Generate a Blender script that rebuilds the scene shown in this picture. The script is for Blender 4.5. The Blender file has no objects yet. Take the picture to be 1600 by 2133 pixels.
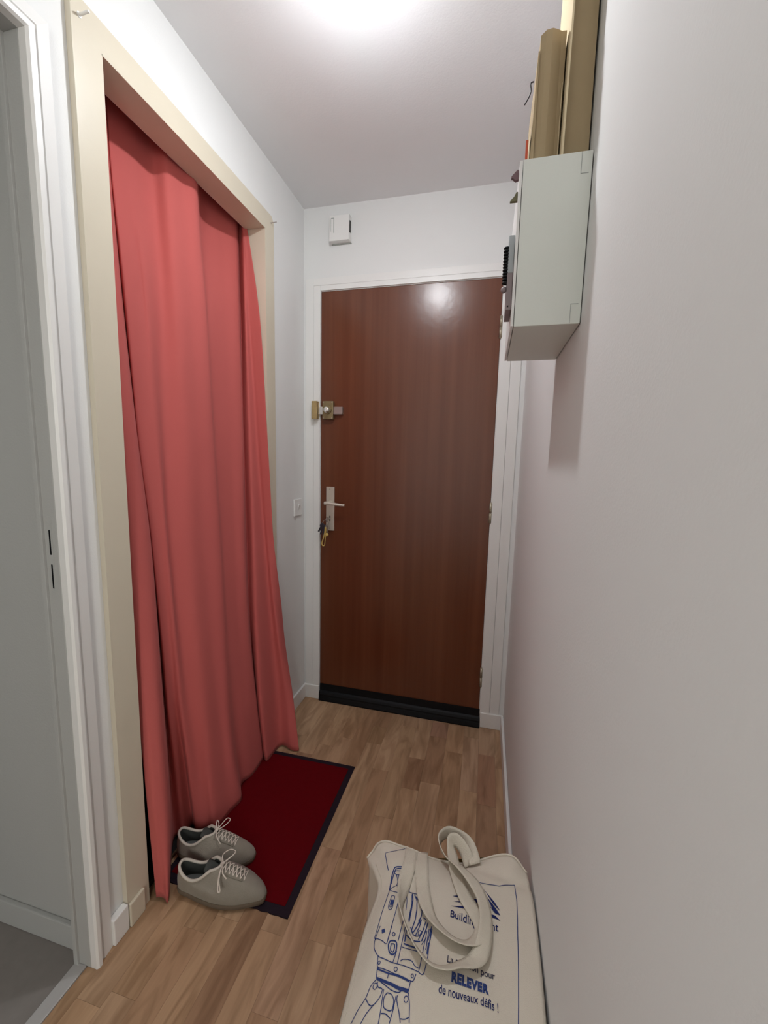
import bpy, bmesh, math, random
from mathutils import Vector, Matrix
from mathutils.bvhtree import BVHTree

random.seed(7)
SC = bpy.context.scene
COL = SC.collection

# ------------------------------------------------------------------ camera
W, H = 1.0243, 2.4076          # corridor width and ceiling height (metres)
cd = bpy.data.cameras.new('camera'); cam = bpy.data.objects.new('camera', cd); COL.objects.link(cam)
yaw, pitch, roll = 0.2422, 0.1269, 0.0239
fw = Vector((-math.sin(yaw)*math.cos(pitch), math.cos(yaw)*math.cos(pitch), -math.sin(pitch)))
rt = Vector((math.cos(yaw), math.sin(yaw), 0)); up = rt.cross(fw)
r2 = math.cos(roll)*rt + math.sin(roll)*up; u2 = -math.sin(roll)*rt + math.cos(roll)*up
m = Matrix((r2, u2, -fw)).transposed().to_4x4(); m.translation = Vector((0.884, -1.8958, 1.265))
cam.matrix_world = m
cd.sensor_fit = 'HORIZONTAL'; cd.sensor_width = 36.0; cd.lens = 850.8/1600*36.0
cd.clip_start = 0.02; cd.clip_end = 50
SC.camera = cam

# ------------------------------------------------------------------ world, exposure
wd = bpy.data.worlds.new('world'); SC.world = wd; wd.use_nodes = True
wd.node_tree.nodes['Background'].inputs[0].default_value = (0.75, 0.85, 1.0, 1)
wd.node_tree.nodes['Background'].inputs[1].default_value = 0.15
SC.view_settings.view_transform = 'Standard'; SC.view_settings.look = 'None'
SC.view_settings.gamma = 1.0; SC.view_settings.exposure = 0.42
SC.view_settings.use_curve_mapping = False
LAMP = (0.53, -0.875, 2.345)      # globe under the corridor ceiling, just above the frame
LAMP_STRENGTH = 370.0

def area_light(name, loc, rot, sx, sy, power, color):
    l = bpy.data.lights.new(name, 'AREA'); l.shape = 'RECTANGLE'; l.size = sx; l.size_y = sy
    l.energy = power; l.color = color
    o = bpy.data.objects.new(name, l); o.location = loc; o.rotation_euler = rot; COL.objects.link(o); return o
# added area fill for the brightness from behind the photographer; its source is unseen
FILL_REAR = area_light('rear_fill', (1.75, -4.05, 1.75), (math.radians(86), 0, math.radians(24)), 1.3, 1.2, 48.0, (1.0, 0.995, 0.95))
# unseen fill added in the side room, lighting the right wall through its doorway
FILL_SIDE = area_light('side_room_fill', (-1.55, -2.05, 1.5), (0, math.radians(-90), 0), 1.2, 1.0, 1.5, (0.97, 1.0, 0.98))

# ------------------------------------------------------------------ materials
def mat(name, color, rough=0.6, spec=0.5, metal=0.0, bump=0.0, bscale=200.0, noise=0.0, nscale=8.0, sheen=0.0, coat=0.0, emit=None):
    mt = bpy.data.materials.new(name); mt.use_nodes = True
    nt = mt.node_tree; b = nt.nodes['Principled BSDF']
    b.inputs['Roughness'].default_value = rough; b.inputs['Metallic'].default_value = metal
    b.inputs['Specular IOR Level'].default_value = spec
    b.inputs['Sheen Weight'].default_value = sheen
    b.inputs['Coat Weight'].default_value = coat; b.inputs['Coat Roughness'].default_value = 0.25
    c = (*color, 1)
    b.inputs['Base Color'].default_value = c
    geo = nt.nodes.new('ShaderNodeNewGeometry')
    if noise > 0:
        n = nt.nodes.new('ShaderNodeTexNoise'); n.inputs['Scale'].default_value = nscale; n.inputs['Detail'].default_value = 4
        nt.links.new(geo.outputs['Position'], n.inputs['Vector'])
        mx = nt.nodes.new('ShaderNodeMix'); mx.data_type = 'RGBA'
        mx.inputs['A'].default_value = tuple(v*(1-noise) for v in color)+(1,)
        mx.inputs['B'].default_value = tuple(min(1, v*(1+noise)) for v in color)+(1,)
        nt.links.new(n.outputs['Fac'], mx.inputs['Factor']); nt.links.new(mx.outputs['Result'], b.inputs['Base Color'])
    if bump > 0:
        n2 = nt.nodes.new('ShaderNodeTexNoise'); n2.inputs['Scale'].default_value = bscale; n2.inputs['Detail'].default_value = 3
        nt.links.new(geo.outputs['Position'], n2.inputs['Vector'])
        bp = nt.nodes.new('ShaderNodeBump'); bp.inputs['Strength'].default_value = bump; bp.inputs['Distance'].default_value = 0.002
        nt.links.new(n2.outputs['Fac'], bp.inputs['Height']); nt.links.new(bp.outputs['Normal'], b.inputs['Normal'])
    if emit:
        b.inputs['Emission Color'].default_value = (*emit[0], 1); b.inputs['Emission Strength'].default_value = emit[1]
    return mt

M = {}
M['wall'] = mat('wall_paint', (0.80, 0.80, 0.79), 0.75, 0.25, bump=0.12, bscale=260, noise=0.012, nscale=3)
M['ceiling'] = mat('ceiling_paint', (0.87, 0.865, 0.875), 0.9, 0.1, bump=0.15, bscale=190)
M['white_trim'] = mat('white_gloss_trim', (0.82, 0.81, 0.79), 0.4, 0.5, bump=0.08, bscale=60)
M['beige_trim'] = mat('beige_gloss_trim', (0.655, 0.59, 0.47), 0.38, 0.5, bump=0.08, bscale=50, noise=0.03, nscale=9)
M['side_room_wall'] = mat('side_room_dim_grey', (0.44, 0.44, 0.425), 0.7, 0.3, bump=0.2, bscale=200)  # grey base colour stands in for the dimness of the side room
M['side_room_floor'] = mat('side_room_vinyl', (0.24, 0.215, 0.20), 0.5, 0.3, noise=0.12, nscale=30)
M['threshold'] = mat('threshold_metal', (0.55, 0.53, 0.52), 0.4, 0.5, metal=0.3)
M['dark'] = mat('closet_shade', (0.02, 0.018, 0.018), 0.9, 0.1)  # near-black so the space behind the curtain reads as deep shade
M['black'] = mat('black_void', (0.004, 0.004, 0.005), 0.8, 0.1)
M['rubber'] = mat('black_rubber', (0.005, 0.0055, 0.007), 0.5, 0.2, bump=0.1, bscale=150)
M['underlay'] = mat('floor_underlay', (0.10, 0.06, 0.035), 0.9, 0.1)
M['brass'] = mat('aged_brass', (0.52, 0.38, 0.18), 0.42, 0.5, metal=0.65, noise=0.15, nscale=60)
M['brass_dark'] = mat('dark_brass', (0.30, 0.24, 0.13), 0.42, 0.5, metal=0.7, noise=0.2, nscale=70)
M['chrome'] = mat('chrome', (0.80, 0.79, 0.76), 0.22, 0.5, metal=0.9)
M['alu'] = mat('champagne_aluminium', (0.68, 0.62, 0.54), 0.38, 0.5, metal=0.55)
M['steel'] = mat('dull_steel', (0.42, 0.36, 0.34), 0.4, 0.5, metal=0.8)
M['hinge'] = mat('hinge_metal', (0.42, 0.37, 0.28), 0.45, 0.5, metal=0.6)
M['white_plastic'] = mat('white_plastic', (0.82, 0.81, 0.79), 0.4, 0.5)
M['cabinet'] = mat('pale_grey_plastic', (0.76, 0.785, 0.735), 0.5, 0.4, bump=0.1, bscale=300)
M['groove'] = mat('groove_grey', (0.42, 0.44, 0.42), 0.7, 0.2)
M['card'] = mat('cardboard', (0.42, 0.325, 0.20), 0.85, 0.15, bump=0.15, bscale=120, noise=0.06, nscale=14)
M['card_edge'] = mat('cardboard_raw_edge', (0.74, 0.62, 0.42), 0.85, 0.15, bump=0.3, bscale=300)
M['red_plastic'] = mat('red_plastic', (0.55, 0.09, 0.04), 0.5, 0.4)
M['purple'] = mat('mauve_felt', (0.20, 0.13, 0.14), 0.8, 0.2)
M['olive'] = mat('olive_felt', (0.16, 0.15, 0.09), 0.8, 0.2)
M['pad_grey'] = mat('notepad_grey', (0.40, 0.43, 0.45), 0.5, 0.4)
M['pad_mauve'] = mat('notepad_mauve', (0.27, 0.22, 0.23), 0.5, 0.4)
M['key_dark'] = mat('dark_key_plastic', (0.025, 0.02, 0.03), 0.4, 0.5)
M['key_metal'] = mat('key_metal', (0.45, 0.42, 0.40), 0.3, 0.5, metal=0.9)
M['strap_yellow'] = mat('yellow_leather', (0.60, 0.42, 0.13), 0.6, 0.3)
M['curtain'] = mat('coral_curtain_fabric', (0.54, 0.122, 0.112), 0.85, 0.12, bump=0.12, bscale=500, sheen=0.05, noise=0.03, nscale=5)
M['mat_red'] = mat('red_mat_pile', (0.13, 0.0030, 0.006), 0.95, 0.05, bump=0.8, bscale=700, noise=0.12, nscale=60)
M['mat_border'] = mat('mat_border_rubber', (0.014, 0.007, 0.014), 0.75, 0.25, bump=0.3, bscale=300)
M['suede'] = mat('grey_suede', (0.30, 0.27, 0.225), 0.9, 0.1, bump=0.4, bscale=420, noise=0.10, nscale=40, sheen=0.2)
M['suede_light'] = mat('pale_leather_trim', (0.62, 0.57, 0.50), 0.75, 0.2, bump=0.2, bscale=400)
M['lining'] = mat('dark_shoe_lining', (0.075, 0.08, 0.075), 0.9, 0.1, bump=0.3, bscale=300)
M['insole'] = mat('grey_insole', (0.16, 0.165, 0.16), 0.9, 0.1)
M['insole_label'] = mat('navy_label', (0.02, 0.02, 0.09), 0.8, 0.2)
M['sole'] = mat('shoe_sole_rubber', (0.16, 0.125, 0.09), 0.7, 0.3)
M['lace'] = mat('cotton_lace', (0.78, 0.70, 0.62), 0.9, 0.1, bump=0.3, bscale=600)
M['canvas'] = mat('natural_cotton_canvas', (0.72, 0.655, 0.555), 0.95, 0.1, bump=0.3, bscale=650, noise=0.03, nscale=20)
M['canvas_strap'] = mat('cotton_webbing', (0.72, 0.66, 0.55), 0.95, 0.1, bump=0.6, bscale=500, noise=0.05, nscale=30)
M['ink'] = mat('blue_ink', (0.04, 0.065, 0.21), 0.9, 0.1)
M['ink_dark'] = mat('navy_ink', (0.022, 0.030, 0.13), 0.9, 0.1)
M['ink_black'] = mat('charcoal_ink', (0.05, 0.05, 0.09), 0.9, 0.1)
M['bag_inside'] = mat('bag_slit_shade', (0.12, 0.08, 0.03), 0.9, 0.1)  # dark brown painted for the shade in the slit of the bag mouth
M['lamp'] = mat('lamp_globe', (0.9, 0.9, 0.9), 0.5, emit=((0.93, 0.965, 1.0), LAMP_STRENGTH))
M['lamp_top'] = mat('lamp_globe_dimmed', (0.9, 0.9, 0.9), 0.5, emit=((0.93, 0.965, 1.0), LAMP_STRENGTH*0.022))  # emission cut on most of the globe to weaken the ceiling hot spot

def wood_door():
    mt = bpy.data.materials.new('mahogany_door'); mt.use_nodes = True; nt = mt.node_tree; b = nt.nodes['Principled BSDF']
    geo = nt.nodes.new('ShaderNodeNewGeometry')
    mp = nt.nodes.new('ShaderNodeMapping'); mp.inputs['Scale'].default_value = (26, 1, 0.55)
    nt.links.new(geo.outputs['Position'], mp.inputs['Vector'])
    n = nt.nodes.new('ShaderNodeTexNoise'); n.inputs['Scale'].default_value = 1; n.inputs['Detail'].default_value = 5; n.inputs['Roughness'].default_value = 0.55
    nt.links.new(mp.outputs['Vector'], n.inputs['Vector'])
    cr = nt.nodes.new('ShaderNodeValToRGB'); e = cr.color_ramp.elements
    e[0].position = 0.3; e[0].color = (0.120, 0.034, 0.014, 1); e[1].position = 0.75; e[1].color = (0.165, 0.051, 0.022, 1)
    nt.links.new(n.outputs['Fac'], cr.inputs['Fac']); nt.links.new(cr.outputs['Color'], b.inputs['Base Color'])
    n2 = nt.nodes.new('ShaderNodeTexNoise'); n2.inputs['Scale'].default_value = 34; n2.inputs['Detail'].default_value = 3
    nt.links.new(geo.outputs['Position'], n2.inputs['Vector'])
    bp = nt.nodes.new('ShaderNodeBump'); bp.inputs['Strength'].default_value = 0.22; bp.inputs['Distance'].default_value = 0.002
    nt.links.new(n2.outputs['Fac'], bp.inputs['Height']); nt.links.new(bp.outputs['Normal'], b.inputs['Normal'])
    b.inputs['Roughness'].default_value = 0.26; b.inputs['Specular IOR Level'].default_value = 0.5
    return mt
M['door'] = wood_door()

def plank_mat():
    mt = bpy.data.materials.new('beech_laminate'); mt.use_nodes = True; nt = mt.node_tree; b = nt.nodes['Principled BSDF']
    L = nt.links.new
    geo = nt.nodes.new('ShaderNodeNewGeometry'); oi = nt.nodes.new('ShaderNodeObjectInfo')
    mul = nt.nodes.new('ShaderNodeMath'); mul.operation = 'MULTIPLY'; mul.inputs[1].default_value = 37.0
    L(oi.outputs['Random'], mul.inputs[0])
    add = nt.nodes.new('ShaderNodeVectorMath'); add.operation = 'ADD'
    cmb = nt.nodes.new('ShaderNodeCombineXYZ'); L(mul.outputs[0], cmb.inputs[0]); L(mul.outputs[0], cmb.inputs[2])
    L(geo.outputs['Position'], add.inputs[0]); L(cmb.outputs[0], add.inputs[1])
    mp = nt.nodes.new('ShaderNodeMapping'); mp.inputs['Scale'].default_value = (16, 3.2, 1); L(add.outputs[0], mp.inputs['Vector'])
    n = nt.nodes.new('ShaderNodeTexNoise'); n.inputs['Scale'].default_value = 1.3; n.inputs['Detail'].default_value = 3; n.inputs['Distortion'].default_value = 1.2
    L(mp.outputs['Vector'], n.inputs['Vector'])
    mp2 = nt.nodes.new('ShaderNodeMapping'); mp2.inputs['Scale'].default_value = (170, 9, 1); L(add.outputs[0], mp2.inputs['Vector'])
    n2 = nt.nodes.new('ShaderNodeTexNoise'); n2.inputs['Scale'].default_value = 1; n2.inputs['Detail'].default_value = 2
    L(mp2.outputs['Vector'], n2.inputs['Vector'])
    cr = nt.nodes.new('ShaderNodeValToRGB'); e = cr.color_ramp.elements
    e[0].position = 0.34; e[0].color = (0.74, 0.69, 0.64, 1); e[1].position = 0.60; e[1].color = (1.10, 1.10, 1.10, 1)
    L(n.outputs['Fac'], cr.inputs['Fac'])
    mr = nt.nodes.new('ShaderNodeMapRange'); mr.inputs['To Min'].default_value = 0.88; mr.inputs['To Max'].default_value = 1.10; L(n2.outputs['Fac'], mr.inputs['Value'])
    m1 = nt.nodes.new('ShaderNodeMix'); m1.data_type = 'RGBA'; m1.blend_type = 'MULTIPLY'; m1.inputs['Factor'].default_value = 1
    L(oi.outputs['Color'], m1.inputs['A']); L(cr.outputs['Color'], m1.inputs['B'])
    m2 = nt.nodes.new('ShaderNodeVectorMath'); m2.operation = 'SCALE'; L(m1.outputs['Result'], m2.inputs[0]); L(mr.outputs['Result'], m2.inputs['Scale'])
    L(m2.outputs[0], b.inputs['Base Color'])
    b.inputs['Roughness'].default_value = 0.42; b.inputs['Specular IOR Level'].default_value = 0.4
    return mt
M['plank'] = plank_mat()

# ------------------------------------------------------------------ helpers
def link(name, me, m, parent=None):
    o = bpy.data.objects.new(name, me); COL.objects.link(o)
    if m is not None and not me.materials: me.materials.append(m)
    if parent is not None: o.parent = parent
    return o
def tag(o, label, cat, group=None, kind=None):
    if label: o['label'] = label
    if cat: o['category'] = cat
    if group: o['group'] = group
    if kind: o['kind'] = kind
    return o
def struct(o): o['kind'] = 'structure'; return o
def empty(name, loc, label, cat, group=None, rz=0.0):
    o = bpy.data.objects.new(name, None); COL.objects.link(o); o.location = loc; o.rotation_euler = (0, 0, rz)
    o.empty_display_size = 0.02
    return tag(o, label, cat, group)
def off(parent):
    return parent.location if parent is not None and parent.type == 'EMPTY' else Vector((0, 0, 0))
def bm_box(bm, a, b, bev=0.0):
    x0, y0, z0 = a; x1, y1, z1 = b
    vs = [bm.verts.new(p) for p in ((x0,y0,z0),(x1,y0,z0),(x1,y1,z0),(x0,y1,z0),(x0,y0,z1),(x1,y0,z1),(x1,y1,z1),(x0,y1,z1))]
    fs = [bm.faces.new([vs[i] for i in f]) for f in ((0,3,2,1),(4,5,6,7),(0,1,5,4),(1,2,6,5),(2,3,7,6),(3,0,4,7))]
    if bev > 0:
        es = set(e for f in fs for e in f.edges)
        bmesh.ops.bevel(bm, geom=list(es), offset=bev, segments=2, profile=0.6, affect='EDGES')
def finish(bm, name, m, parent=None, smooth=False, world=True):
    """bm in world coordinates; the object is placed so that a parent empty keeps its place"""
    bmesh.ops.recalc_face_normals(bm, faces=bm.faces)
    if parent is not None and world:
        P = parent
        mtx = Matrix.Identity(4)
        chain = []
        while P is not None: chain.append(P); P = P.parent
        for q in reversed(chain):
            mtx = mtx @ Matrix.Translation(q.location) @ q.rotation_euler.to_matrix().to_4x4()
        bmesh.ops.transform(bm, matrix=mtx.inverted(), verts=bm.verts)
    me = bpy.data.meshes.new(name); bm.to_mesh(me); bm.free()
    if smooth: me.polygons.foreach_set('use_smooth', [True]*len(me.polygons))
    return link(name, me, m, parent)
def boxes(name, lst, m, parent=None, bev=0.0, smooth=False):
    bm = bmesh.new()
    for a, b in lst: bm_box(bm, a, b, bev)
    return finish(bm, name, m, parent, smooth)
def bm_cyl(bm, p0, p1, r0, r1=None, seg=20, caps=True):
    r1 = r0 if r1 is None else r1
    p0 = Vector(p0); p1 = Vector(p1); d = (p1-p0).normalized()
    a = d.orthogonal().normalized(); b = d.cross(a)
    r = [[bm.verts.new(p+rr*(math.cos(t)*a+math.sin(t)*b)) for t in [2*math.pi*i/seg for i in range(seg)]] for p, rr in ((p0, r0), (p1, r1))]
    for i in range(seg): bm.faces.new((r[0][i], r[0][(i+1)%seg], r[1][(i+1)%seg], r[1][i]))
    if caps:
        bm.faces.new(r[0][::-1]); bm.faces.new(r[1])
def crom(P, n=6, closed=False):
    """Catmull-Rom through the points"""
    P = [Vector(p) for p in P]; out = []
    N = len(P); last = N if closed else N-1
    for i in range(last):
        p0 = P[(i-1) % N] if closed or i > 0 else P[0]*2-P[1]
        p1 = P[i]; p2 = P[(i+1) % N]
        p3 = P[(i+2) % N] if closed or i+2 < N else P[-1]*2-P[-2]
        for k in range(n):
            t = k/n
            out.append(0.5*((2*p1)+(p2-p0)*t+(2*p0-5*p1+4*p2-p3)*t*t+(3*p1-p0-3*p2+p3)*t**3))
    if not closed: out.append(P[-1])
    return out
def bm_tube(bm, pts, r, seg=6, closed=False, squash=1.0):
    n = len(pts); rings = []
    ref = None
    for i in range(n):
        a = pts[(i-1) % n] if closed or i > 0 else pts[0]
        c = pts[(i+1) % n] if closed or i < n-1 else pts[-1]
        d = (c-a).normalized()
        if ref is None: ref = d.orthogonal().normalized()
        ref = (ref-d*ref.dot(d)).normalized(); b = d.cross(ref)
        rr = r(i/(n-1)) if callable(r) else r
        rings.append([bm.verts.new(pts[i]+rr*(math.cos(t)*ref+squash*math.sin(t)*b)) for t in [2*math.pi*k/seg for k in range(seg)]])
    for i in range(n if closed else n-1):
        A = rings[i]; B = rings[(i+1) % n]
        for k in range(seg): bm.faces.new((A[k], A[(k+1) % seg], B[(k+1) % seg], B[k]))
    if not closed: bm.faces.new(rings[0][::-1]); bm.faces.new(rings[-1])
def tube(name, pts, r, m, parent=None, seg=6, closed=False, sub=6, squash=1.0):
    bm = bmesh.new(); bm_tube(bm, crom(pts, sub, closed), r, seg, closed, squash)
    return finish(bm, name, m, parent, True)
def bm_prism(bm, poly, axis, a, b):
    """extrude a 2D polygon along an axis (0,1,2) from a to b; poly gives the other two coordinates in order"""
    def P(p, h):
        q = list(p); q.insert(axis, h); return q
    A = [bm.verts.new(P(p, a)) for p in poly]; B = [bm.verts.new(P(p, b)) for p in poly]; n = len(poly)
    bm.faces.new(A); bm.faces.new(B[::-1])
    for i in range(n): bm.faces.new((A[i], B[i], B[(i+1) % n], A[(i+1) % n]))
def bm_ball(bm, c, r, seg=16, scale=(1, 1, 1)):
    mt = Matrix.Translation(c) @ Matrix.Diagonal((scale[0], scale[1], scale[2], 1))
    bmesh.ops.create_uvsphere(bm, u_segments=seg, v_segments=max(6, seg//2), radius=r, matrix=mt)

# ------------------------------------------------------------------ the room shell
T = 0.07                       # wall thickness
YB = -4.2                      # far end of the space behind the camera
DY0, DY1 = -2.05, -1.2300      # doorway on the left (side room)
CY0, CY1, CZ = -1.0645, -0.3760, 2.1347   # curtained closet opening

floor = struct(boxes('floor', [((-0.03, YB, -0.03), (W+0.02, 0.0, -0.0075))], M['underlay']))
struct(boxes('ceiling', [((-0.05, YB, H), (W+0.05, 0.05, H+0.05))], M['ceiling']))
struct(boxes('wall_left', [((-T, CY1, 0), (0, 0, H)), ((-T, CY0, CZ), (0, CY1, H)), ((-T, DY1+0.03, 0), (0, CY0, H)),
                           ((-T, DY0, 2.06), (0, DY1+0.03, H)), ((-T, YB, 0), (0, DY0, H))], M['wall']))
struct(boxes('wall_right', [((W, -2.75, -0.03), (W+T, 0.0, H))], M['wall']))
# unseen room behind the photographer, shaped so the door doesn't mirror the rear fill
struct(boxes('wall_unseen_room', [((2.60, YB, -0.03), (2.66, -2.69, H)), ((W+T, -2.75, -0.03), (2.60, -2.69, H)), ((W+0.05, YB-0.06, -0.03), (2.66, YB, H)), ((W+0.05, YB, H), (2.66, -2.69, H+0.05)), ((W+0.02, YB, -0.03), (2.66, -2.69, -0.0005))], M['wall']))
# end wall with the opening of the entrance door
DX0, DX1, DZ = 0.0867, 0.9110, 2.0400
struct(boxes('wall_back', [((-T, 0, 0), (DX0-0.0, 0.1, H)), ((DX1, 0, 0), (W+T, 0.1, H)), ((DX0, 0, DZ), (DX1, 0.1, H))], M['wall']))
struct(boxes('wall_front', [((-0.05, YB-0.06, 0), (W+0.05, YB, H))], M['wall']))

# laminate strips, each a piece of its own
edges = [-0.012, .0203, .0878, .1553, .2228, .2903, .3578, .4253, .4928, .5596, .6275, .6953, .7722, .8493, .9155, .9850, 1.0235]
cube = bpy.data.meshes.new('plank'); bmc = bmesh.new(); bm_box(bmc, (0, 0, -0.0075), (1, 1, 0)); bmesh.ops.recalc_face_normals(bmc, faces=bmc.faces); bmc.to_mesh(cube); bmc.free(); cube.materials.append(M['plank'])
tones = [(0.50, 0.325, 0.195), (0.48, 0.30, 0.175), (0.42, 0.26, 0.15), (0.38, 0.225, 0.13), (0.53, 0.345, 0.21), (0.31, 0.175, 0.10), (0.46, 0.295, 0.18)]
wts = [5, 5, 4, 3, 3, 1.6, 4]
fixed = {8: [(-0.02, -0.405, (0.47, 0.29, 0.165)), (-0.405, -0.80, (0.31, 0.17, 0.09))],
         10: [(-0.02, -0.30, (0.44, 0.265, 0.15)), (-0.30, -0.47, (0.29, 0.15, 0.08))],
         11: [(-0.03, -0.14, (0.28, 0.14, 0.09)), (-0.14, -0.42, (0.31, 0.165, 0.09)), (-0.42, -0.80, (0.45, 0.27, 0.155))],
         12: [(-0.03, -0.22, (0.40, 0.23, 0.125)), (-0.22, -0.60, (0.34, 0.19, 0.10))],
         13: [(0.0, -0.10, (0.30, 0.18, 0.10)), (-0.10, -0.42, (0.44, 0.265, 0.16))],
         14: [(0.0, -0.20, (0.40, 0.24, 0.14)), (-0.20, -0.47, (0.27, 0.125, 0.07)), (-0.47, -0.95, (0.33, 0.18, 0.10))],
         7: [(-0.14, -0.26, (0.30, 0.17, 0.085)), (-0.26, -0.78, (0.43, 0.26, 0.145)), (-0.78, -1.2, (0.42, 0.24, 0.14))],
         9: [(-0.10, -0.62, (0.40, 0.24, 0.13))]}
for k in range(len(edges)-1):
    x0, x1 = edges[k], edges[k+1]
    segs = []
    y = 0.0
    fx = sorted(fixed.get(k, []), key=lambda s: -s[0])
    while y > -2.7:
        nxt = [f for f in fx if f[0] <= y+1e-6]
        if nxt and abs(nxt[0][0]-y) < 0.03:
            segs.append((y, nxt[0][1], nxt[0][2])); y = nxt[0][1]; continue
        ln = random.uniform(0.22, 0.42)
        y2 = y-ln
        if nxt and y2 < nxt[0][0]+0.05: y2 = nxt[0][0]
        segs.append((y, y2, random.choices(tones, wts)[0])); y = y2
    for a, b, c in segs:
        if c not in tones: c = (c[0]*1.14, c[1]*1.24, c[2]*1.36)
        o = bpy.data.objects.new('plank', cube); COL.objects.link(o); o.parent = floor
        o.location = (x0+0.0002, b+0.0002, random.uniform(-0.0003, 0)); o.scale = (x1-x0-0.0004, a-b-0.0004, 1)
        c = [q*0.72+w*0.28 for q, w in zip(c, (0.47, 0.295, 0.172))]; v = random.uniform(0.92, 1.02); o.color = (c[0]*v, c[1]*v, c[2]*v, 1)

# baseboards with a rounded top edge
def base(name, a, b): return struct(boxes(name, [(a, b)], M['white_trim'], bev=0.003))
HB = 0.074
base('baseboard_back', (0.002, -0.012, 0), (DX0, -0.0006, HB)); bb2 = base('baseboard_back', (DX1+0.006, -0.012, 0), (W-0.002, -0.0006, HB))
base('baseboard_right', (W-0.012, -2.75, 0), (W-0.0006, -0.0125, HB))
base('baseboard_left', (0.0006, -0.3080, 0), (0.012, -0.0125, HB))
base('baseboard_left', (0.0006, -1.1790, 0), (0.020, -1.1345, HB))
struct(boxes('baseboard_left', [((0.0152, -1.1325, 0), (0.0245, -1.0850, HB-0.005))], M['beige_trim'], bev=0.003))
base('baseboard_left', (0.0006, YB, 0), (0.012, DY0-0.08, HB))

# white frame around the entrance door (flush joints)
fr = boxes('trim_1', [((0.0100, -0.0055, 0), (0.0515, 0.0, 2.0990)), ((0.9600, -0.0055, 0), (1.0030, 0.0, 2.0990)), ((0.0515, -0.0055, 2.0665), (0.9600, 0.0, 2.0990))], M['white_trim'], bev=0.0012); struct(fr)
fr = boxes('trim_2', [((0.0525, -0.0070, 0), (DX0-0.001, 0.0, 2.0655)), ((DX1+0.003, -0.0070, 0), (0.9590, 0.0, 2.0655)), ((DX0-0.001, -0.0070, DZ+0.003), (DX1+0.003, 0.0, 2.0655))], M['white_trim'], bev=0.0012); struct(fr)

# beige frame of the closet opening: jambs, lintel and reveal
def frame_poly(name, y0, y1, z1, w, x0, x1, m, bev=0.002):
    bm = bmesh.new()
    bm_box(bm, (x0, y0-w, 0), (x1, y0, z1), bev); bm_box(bm, (x0, y1, 0), (x1, y1+w, z1), bev)
    bm_box(bm, (x0, y0-w, z1), (x1, y1+w, z1+w), bev)
    return finish(bm, name, m)
bm = bmesh.new()
# face of the frame, one outline with a clipped outer corner, thickness 15 mm
outer = [(-1.1330, 0.0), (-1.1330, 2.2000), (-0.3290, 2.2000), (-0.3120, 2.1830), (-0.3120, 0.0)]
inner = [(CY1, 0.0), (CY1, CZ), (CY0, CZ), (CY0, 0.0)]
bm_prism(bm, outer+inner, 0, 0.0004, 0.0150)
struct(finish(bm, 'trim_3', M['beige_trim']))
struct(boxes('trim_4', [((-0.0660, CY0-0.0, 0), (0.0148, CY0+0.0020, CZ)), ((-0.0660, CY1-0.0020, 0), (0.0148, CY1, CZ)), ((-0.0660, CY0, CZ-0.0020), (0.0148, CY1, CZ))], M['beige_trim']))
# closet interior behind the curtain, its shade painted near-black
struct(boxes('wall_closet', [((-0.62, CY0-0.02, -0.01), (-0.60, CY1+0.02, 2.40)), ((-0.62, CY0-0.04, -0.01), (-T, CY0-0.02, 2.40)), ((-0.62, CY1+0.02, -0.01), (-T, CY1+0.04, 2.40)),
                             ((-0.62, CY0-0.04, 2.40), (-T, CY1+0.04, 2.42)), ((-0.62, CY0-0.04, -0.03), (-0.03, CY1+0.04, -0.008))], M['dark']))

# white casing of the side-room doorway on the left (far jamb and head), moulded profile
def casing_profile():
    # (offset from the opening edge, height off the wall)
    return [(0.000, 0.0004), (0.000, 0.017), (0.004, 0.0215), (0.013, 0.0215), (0.0165, 0.017), (0.0175, 0.0125), (0.0225, 0.0125), (0.0240, 0.0150), (0.0500, 0.0115), (0.0510, 0.0004)]
bm = bmesh.new()
yo, zo = -1.2290, 2.0400
path = [((0, -1), None)]
prof = casing_profile()
R0 = [bm.verts.new((h, yo+o_, 0.0)) for o_, h in prof]
R1 = [bm.verts.new((h, yo+o_, zo+o_)) for o_, h in prof]
R2 = [bm.verts.new((h, DY0-o_, zo+o_)) for o_, h in prof]
R3 = [bm.verts.new((h, DY0-o_, 0.0)) for o_, h in prof]
for A, B in ((R0, R1), (R1, R2), (R2, R3)):
    for i in range(len(prof)): bm.faces.new((A[i], A[(i+1) % len(prof)], B[(i+1) % len(prof)], B[i]))
bm.faces.new(R0); bm.faces.new(R3[::-1])
struct(finish(bm, 'trim_5', M['white_trim']))
# jamb lining with rebate, its grey colour holds the dimness of the side room
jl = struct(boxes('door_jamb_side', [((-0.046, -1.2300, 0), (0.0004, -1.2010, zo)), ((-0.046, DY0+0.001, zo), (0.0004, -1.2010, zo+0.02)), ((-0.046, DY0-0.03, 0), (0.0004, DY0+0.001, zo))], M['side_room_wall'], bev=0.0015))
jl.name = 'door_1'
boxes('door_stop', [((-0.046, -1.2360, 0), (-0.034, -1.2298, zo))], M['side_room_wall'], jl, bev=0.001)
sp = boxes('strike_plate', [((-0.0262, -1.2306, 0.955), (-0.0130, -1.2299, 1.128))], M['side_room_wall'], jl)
boxes('latch_slot', [((-0.0218, -1.23085, 1.0440), (-0.0178, -1.2304, 1.0990))], M['black'], jl)
boxes('latch_slot', [((-0.0218, -1.23085, 0.9690), (-0.0178, -1.2304, 1.0230))], M['black'], jl)
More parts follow.
